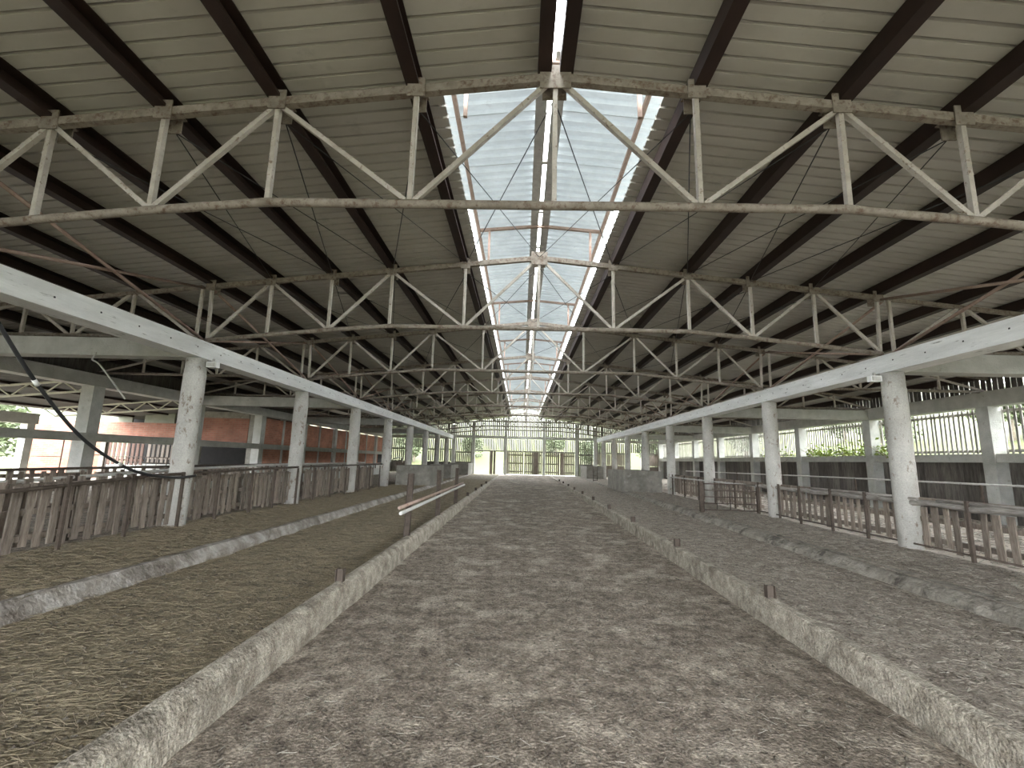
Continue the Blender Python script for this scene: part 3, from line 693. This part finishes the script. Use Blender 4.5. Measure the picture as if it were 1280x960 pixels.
# ---------------------------------------------------------------- concrete pens (mangers)
def concrete_pen(label, x0, x1, y0, y1, z0, z1, t_=.10):
    t = thing('concrete_pen', label, 'pen', ((x0 + x1) / 2, (y0 + y1) / 2, z0)); a, b2 = (x1 - x0) / 2, (y1 - y0) / 2; h = z1 - z0
    MB().box(-a, a, -b2, -b2 + t_, 0, h).build('slab', M['dirty_concrete'], t); MB().box(-a, a, b2 - t_, b2, 0, h).build('slab', M['dirty_concrete'], t)
    MB().box(-a, -a + t_, -b2 + t_, b2 - t_, 0, h).build('slab', M['dirty_concrete'], t); MB().box(a - t_, a, -b2 + t_, b2 - t_, 0, h).build('slab', M['dirty_concrete'], t)
    return t
concrete_pen('large grey concrete box pen beside the pickets beyond the steel gate', 4.5, 6.18, 20.7, 24.4, .25, 1.19)
concrete_pen('smaller grey concrete box pen by the gable, slat wall side', 4.9, 6.15, 35.0, 38.6, .28, 1.2)
concrete_pen('grey concrete box pen at the end of the brown pallet fence', -5.62, -4.08, 21.0, 24.6, .25, 1.16)
concrete_pen('second grey concrete box pen behind the first, brick side', -5.6, -4.3, 28.6, 31.8, .25, 1.14)
concrete_pen('far grey concrete box pen at the open doorway of the gable', -5.6, -4.1, 36.0, 39.2, .28, 1.2)
pipe_gate('small steel hurdle between the two concrete pens of the slat wall side', (4.7, 30.5, .35), 1.2, .9, 2, rz=1.2)

# ---------------------------------------------------------------- alley posts, pipes and stubs
hp = MB(); hp.box(-.045, .045, -.004, .004, -.05, 1.0); hp.box(-.045, -.037, -.04, .04, -.05, 1.0); hp.box(.037, .045, -.04, .04, -.05, 1.0)
hpm = hp.mesh('alley_post', M['rust'])
for i, yv in enumerate((7.77, 10.56, 13.34)):
    o = tag(link('alley_post', hpm, None, (-1.83, yv, .25)), 'rusty steel post on the curb, %s of the three carrying the pipes' % ORD[i + 1], 'post', 'alley posts', 'thing')
    o.rotation_euler = (.0, [.02, -.01, .015][i], 0)
rail_tube('rail_pipe', [(-1.735, 6.85, .79), (-1.735, 14.1, .80)], .026, M['rust_pink'], 'long rust brown pipe slung along the three alley posts', n=10)
rail_tube('rail_pipe', [(-1.70, 6.80, .72), (-1.70, 14.15, .745)], .026, M['galv'], 'long pale galvanised pipe just below the brown one', n=10)
sm = MB(); sm.box(-.04, .04, -.004, .004, -.06, .115); sm.box(-.04, -.032, -.035, .035, -.06, .115); sm.box(.032, .04, -.035, .035, -.06, .115)
smm = sm.mesh('post_stub', M['rust'])
for i, yv in enumerate((4.82, 7.49, 10.3, 13.0, 15.8, 18.5, 21.3, 24.0, 26.8, 29.5)):
    tag(link('post_stub', smm, None, (2.42, yv, .265 + .03 * rise(yv))), 'cut off steel stub on the thin curb, %s from the camera' % ORD[i + 1], 'stub', 'stubs of the thin curb', 'thing')
for i, yv in enumerate((4.93, 16.1, 18.9, 21.6, 24.4)):
    tag(link('post_stub', smm, None, (-1.80, yv, .265 + .03 * rise(yv))), 'cut off steel stub on the curb with posts, %s from the camera' % ORD[i + 1], 'stub', 'stubs of the curb with posts', 'thing')

# ---------------------------------------------------------------- small fittings
hose = MB(); H = [(-5.62, 4.3, 3.3), (-5.62, 4.7, 2.82), (-5.61, 5.18, 2.26), (-5.60, 5.82, 1.67), (-5.59, 6.45, 1.32), (-5.6, 6.92, 1.17), (-5.62, 7.55, 1.09), (-5.66, 8.1, 1.10)]
def spl(P, n=6):
    P = [Vector(p) for p in P]; o = []
    for i in range(len(P) - 1):
        a, b_, c_, d = P[max(i - 1, 0)], P[i], P[i + 1], P[min(i + 2, len(P) - 1)]
        for k in range(n):
            t = k / n; o.append(.5 * ((2 * b_) + (c_ - a) * t + (2 * a - 5 * b_ + 4 * c_ - d) * t * t + (3 * b_ - a - 3 * c_ + d) * t ** 3))
    return o + [P[-1]]
ho = thing('hanging_hose', 'black hose sagging from the long beam down to the pallet fence rail', 'hose', (0, 0, 0))
hose.tube(spl(H), .021, 8).build('tube', M['black'], ho)
for p, q in (((-5.612, 5.16, 2.28), (-5.611, 5.215, 2.22)), ((-5.592, 6.42, 1.335), (-5.592, 6.49, 1.305))):
    MB().tube([p, q], .025, 8).build('clamp', M['white_plastic'], ho)
tag(MB().tube(spl([(-7.55, 7.84, 3.2), (-7.52, 7.76, 3.06), (-7.36, 7.7, 2.99), (-7.22, 7.7, 2.86), (-6.77, 7.7, 2.37)]), .014, 6).build('bent_conduit', M['galv']), 'bent grey conduit dangling below the cross beam', 'conduit', None, 'thing')
def lampbox(loc, label):
    t = thing('junction_box', label, 'lamp', loc)
    MB().box(-.09, .09, -.05, .05, -.05, .05).build('housing', M['white_plastic'], t); MB().box(-.07, .07, -.062, -.05, -.035, .035).build('cover', M['galv'], t); MB().box(-.015, .015, -.015, .015, .05, .11).build('bracket', M['galv'], t)
lampbox((-5.54, 8.0, 3.05), 'small white lamp box under the beam beside the brick side second column')
lampbox((6.06, 8.0, 3.05), 'small white lamp box under the beam beside the slat wall second column')
lampbox((-5.72, 19.8, 3.05), 'small white lamp box on the fifth column of the brick side')
tag(MB().tube(spl([(-5.55, 19.6, .9), (-5.5, 19.5, 1.3), (-5.2, 19.4, 1.5), (-5.0, 19.4, 1.48), (-4.95, 19.4, 1.3)]), .02, 6).build('water_pipe', M['galv']), 'bent water pipe standing at the end of the pallet fence', 'pipe', None, 'thing')

# ---------------------------------------------------------------- loose straw, clods
def scatter(name, x0, x1, y0, y1, count, zf, material, label, lo=.05, hi=.2, w=.004, ybias=1.6, cl=0.0):
    rnd = random.Random(hash((x0, y0, count)) & 0xffff); b = MB(); i = 0
    while i < count:
        x = rnd.uniform(x0, x1); y = y0 + (y1 - y0) * rnd.random() ** ybias
        if cl and noise.noise(Vector((x * 1.1, y * .9, 4.4))) < rnd.uniform(-.5, cl): 
            i += .34; continue
        i += 1
        L = rnd.uniform(lo, hi); a = rnd.uniform(0, math.pi); ti = rnd.uniform(-.12, .12); z = zf(x, y) + .012 + rnd.uniform(0, .014)
        d = Vector((math.cos(a), math.sin(a), ti)) * L / 2; sd = Vector((-math.sin(a), math.cos(a), 0)) * w * rnd.uniform(.6, 1.3); u = Vector((0, 0, w * 1.2))
        p = Vector((x, y, z)); q0, q1 = p - d, p + d; n0 = len(b.v)
        for q in (q0, q1): b.v += [tuple(q - sd), tuple(q + sd), tuple(q + u)]
        b.f += [(n0, n0 + 1, n0 + 4, n0 + 3), (n0 + 1, n0 + 2, n0 + 5, n0 + 4), (n0 + 2, n0, n0 + 3, n0 + 5)]; b.smooth += [False] * 3
    return tag(b.build(name, material, fix=False), label, 'straw', None, 'stuff')
scatter('loose_straw', -4.0, -1.88, 1.0, 30, 22000, zP, M['straw'], 'loose straw strewn over the lower pen strip', .025, .10, .0017)
scatter('loose_straw', -5.9, -4.2, 2.0, 32, 18000, zQ, M['straw'], 'loose straw on the raised strip by the pallets', .03, .13, .0023)
scatter('loose_straw', -1.65, 2.32, .8, 26, 3000, zA, M['pale_straw'], 'scattered straw bits on the feed alley', .015, .08, .0018)
scatter('loose_straw', 2.5, 4.5, 1.5, 30, 2600, zP, M['pale_straw'], 'bleached straw bits on the lower manure strip', .02, .09, .0025)
scatter('loose_straw', 4.85, 6.25, 2.5, 30, 2200, zQ, M['pale_straw'], 'bleached straw bits on the raised manure strip', .03, .1, .0035)
scatter('loose_straw', 6.5, 11.8, 3.5, 30, 5000, zO, M['pale_straw'], 'bleached straw over the pen floor below the slat wall', .06, .25, .007)
def clods(x0, x1, y0, y1, count, zf, material, label, lo=.004, hi=.017, ybias=1.8):
    rnd = random.Random(count); b = MB()
    for _ in range(count):
        x = rnd.uniform(x0, x1); y = y0 + (y1 - y0) * rnd.random() ** ybias; r = rnd.uniform(lo, hi); p = Vector((x, y, zf(x, y) + r * .25)); n0 = len(b.v)
        for d in ((1, 0, 0), (-.3, .9, 0), (-.8, -.5, 0), (0, .1, .7), (.2, -.9, .1)):
            b.v.append(tuple(p + Vector(d) * r * rnd.uniform(.7, 1.3)))
        b.f += [(n0, n0 + 1, n0 + 3), (n0 + 1, n0 + 2, n0 + 3), (n0 + 2, n0 + 4, n0 + 3), (n0 + 4, n0, n0 + 3)]; b.smooth += [False] * 4
    return tag(b.build('dung_crumbs', material, fix=False), label, 'dirt', None, 'stuff')
clods(-1.65, 2.32, .8, 24, 7000, zA, M['clod'], 'dark crumbs of dung on the feed alley')
clods(2.5, 4.5, 1.4, 24, 4000, zP, M['clod'], 'dark crumbs on the lower manure strip')
clods(4.85, 6.25, 2.5, 24, 2500, zQ, M['clod'], 'dark crumbs on the raised manure strip')
clods(-4.0, -1.88, 1.0, 24, 4000, zP, M['clod'], 'dark crumbs among the straw of the lower strip')

# ---------------------------------------------------------------- plants outside and vines on the sill
def foliage_mesh(name, r, h, count, leaf, seed, material):
    rnd = random.Random(seed); b = MB()
    blobs = [(rnd.uniform(-r * .5, r * .5), rnd.uniform(-r * .5, r * .5), h * rnd.uniform(.3, .8), r * rnd.uniform(.4, .7)) for _ in range(9)]
    for _ in range(count):
        bx, by, bz, br = rnd.choice(blobs); d = Vector((rnd.gauss(0, 1), rnd.gauss(0, 1), rnd.gauss(0, 1))).normalized() * br * rnd.uniform(.6, 1)
        p = Vector((bx, by, bz)) + d
        if p.z < .05: continue
        a = Vector((rnd.gauss(0, 1), rnd.gauss(0, 1), rnd.gauss(0, .5))).normalized(); c_ = a.cross(Vector((rnd.gauss(0, 1), rnd.gauss(0, 1), rnd.gauss(0, 1)))).normalized()
        n0 = len(b.v); L = leaf * rnd.uniform(.6, 1.3)
        b.v += [tuple(p - a * L), tuple(p + c_ * L * .5), tuple(p + a * L), tuple(p - c_ * L * .5)]; b.f.append((n0, n0 + 1, n0 + 2, n0 + 3)); b.smooth.append(False)
    return b.mesh(name, material, False)
fm = [foliage_mesh('foliage', 2.2, 4.2, 3200, .16, s, M['leaf']) for s in (1, 2, 3)]
trunk = MB().tube([(0, 0, -.2), (.05, 0, 1.2), (0, .05, 2.4)], [.16, .12, .07], 8).mesh('trunk', M['bark'])
places = [(25, 18, .8), (27, 26, .9), (26, 34, 1.0), (29, 42, 1.1), (24, 50, 1.2), (15.5, 53, 1.1), (8.5, 56, .8),
          (4.5, 62, .7), (-6.5, 60, .7), (-13, 56, 1.0), (-27, 18, 1.0), (-29, 24, 1.2), (27, 8, .8)]
side = ['behind the slat wall', 'beyond the gable', 'beyond the lean-to']
cnt = {}
for i, (x, y, s) in enumerate(places):
    w = side[2] if x < -20 else side[0] if (x > 16 and y < 45) else side[1]
    cnt[w] = cnt.get(w, 0) + 1
    t = thing('leafy_tree', 'bushy green tree standing on the meadow %s, %s from the camera' % (w, ORD[cnt[w]]), 'tree', (x, y, zgr(x, y) - .1), 'trees ' + w, random.uniform(0, 6))
    t.scale = (s, s, s)
    link('foliage', fm[i % 3], t); link('trunk', trunk, t)
def vine(label, y0, y1, count, seed, dry):
    rnd = random.Random(seed)
    t = thing('climbing_vine', label, 'vine', (OR - .1, (y0 + y1) / 2, 1.97), 'vines on the sill'); L = (y1 - y0) / 2
    st = MB()
    for _ in range(7 if not dry else 12):
        y = rnd.uniform(-L, L); p = [Vector((rnd.uniform(-.05, .15), y, .02))]
        for k in range(4): p.append(p[-1] + Vector((rnd.uniform(-.14, .0), rnd.uniform(-.2, .2), rnd.uniform(-.14, .08) if dry else rnd.uniform(-.1, .22))))
        st.tube(p, .008, 4)
    st.build('stems', M['twig'], t)['kind'] = 'stuff'
    b = MB()
    for _ in range(count):
        p = Vector((rnd.uniform(-.14, .2), rnd.uniform(-L, L), abs(rnd.gauss(0, .22)) - .05)); a = Vector((rnd.gauss(0, 1), rnd.gauss(0, 1), rnd.gauss(0, .6))).normalized(); c_ = a.cross(Vector((rnd.gauss(0, 1), rnd.gauss(0, 1), 1))).normalized(); s = rnd.uniform(.035, .075); n0 = len(b.v)
        b.v += [tuple(p - a * s), tuple(p + c_ * s * .7), tuple(p + a * s), tuple(p - c_ * s * .7)]; b.f.append((n0, n0 + 1, n0 + 2, n0 + 3)); b.smooth.append(False)
    b.build('leaves', M['vine_leaf'], t, fix=False)['kind'] = 'stuff'
vine('bright green vine creeping over the sill by the fourth outer post', 14.6, 16.6, 420, 1, False)
vine('green vine with dangling stems on the sill past the fourth outer post', 16.7, 19.6, 480, 2, False)
vine('mostly dry vine with orange twigs on the sill by the fifth outer post', 20.0, 23.4, 130, 3, True)
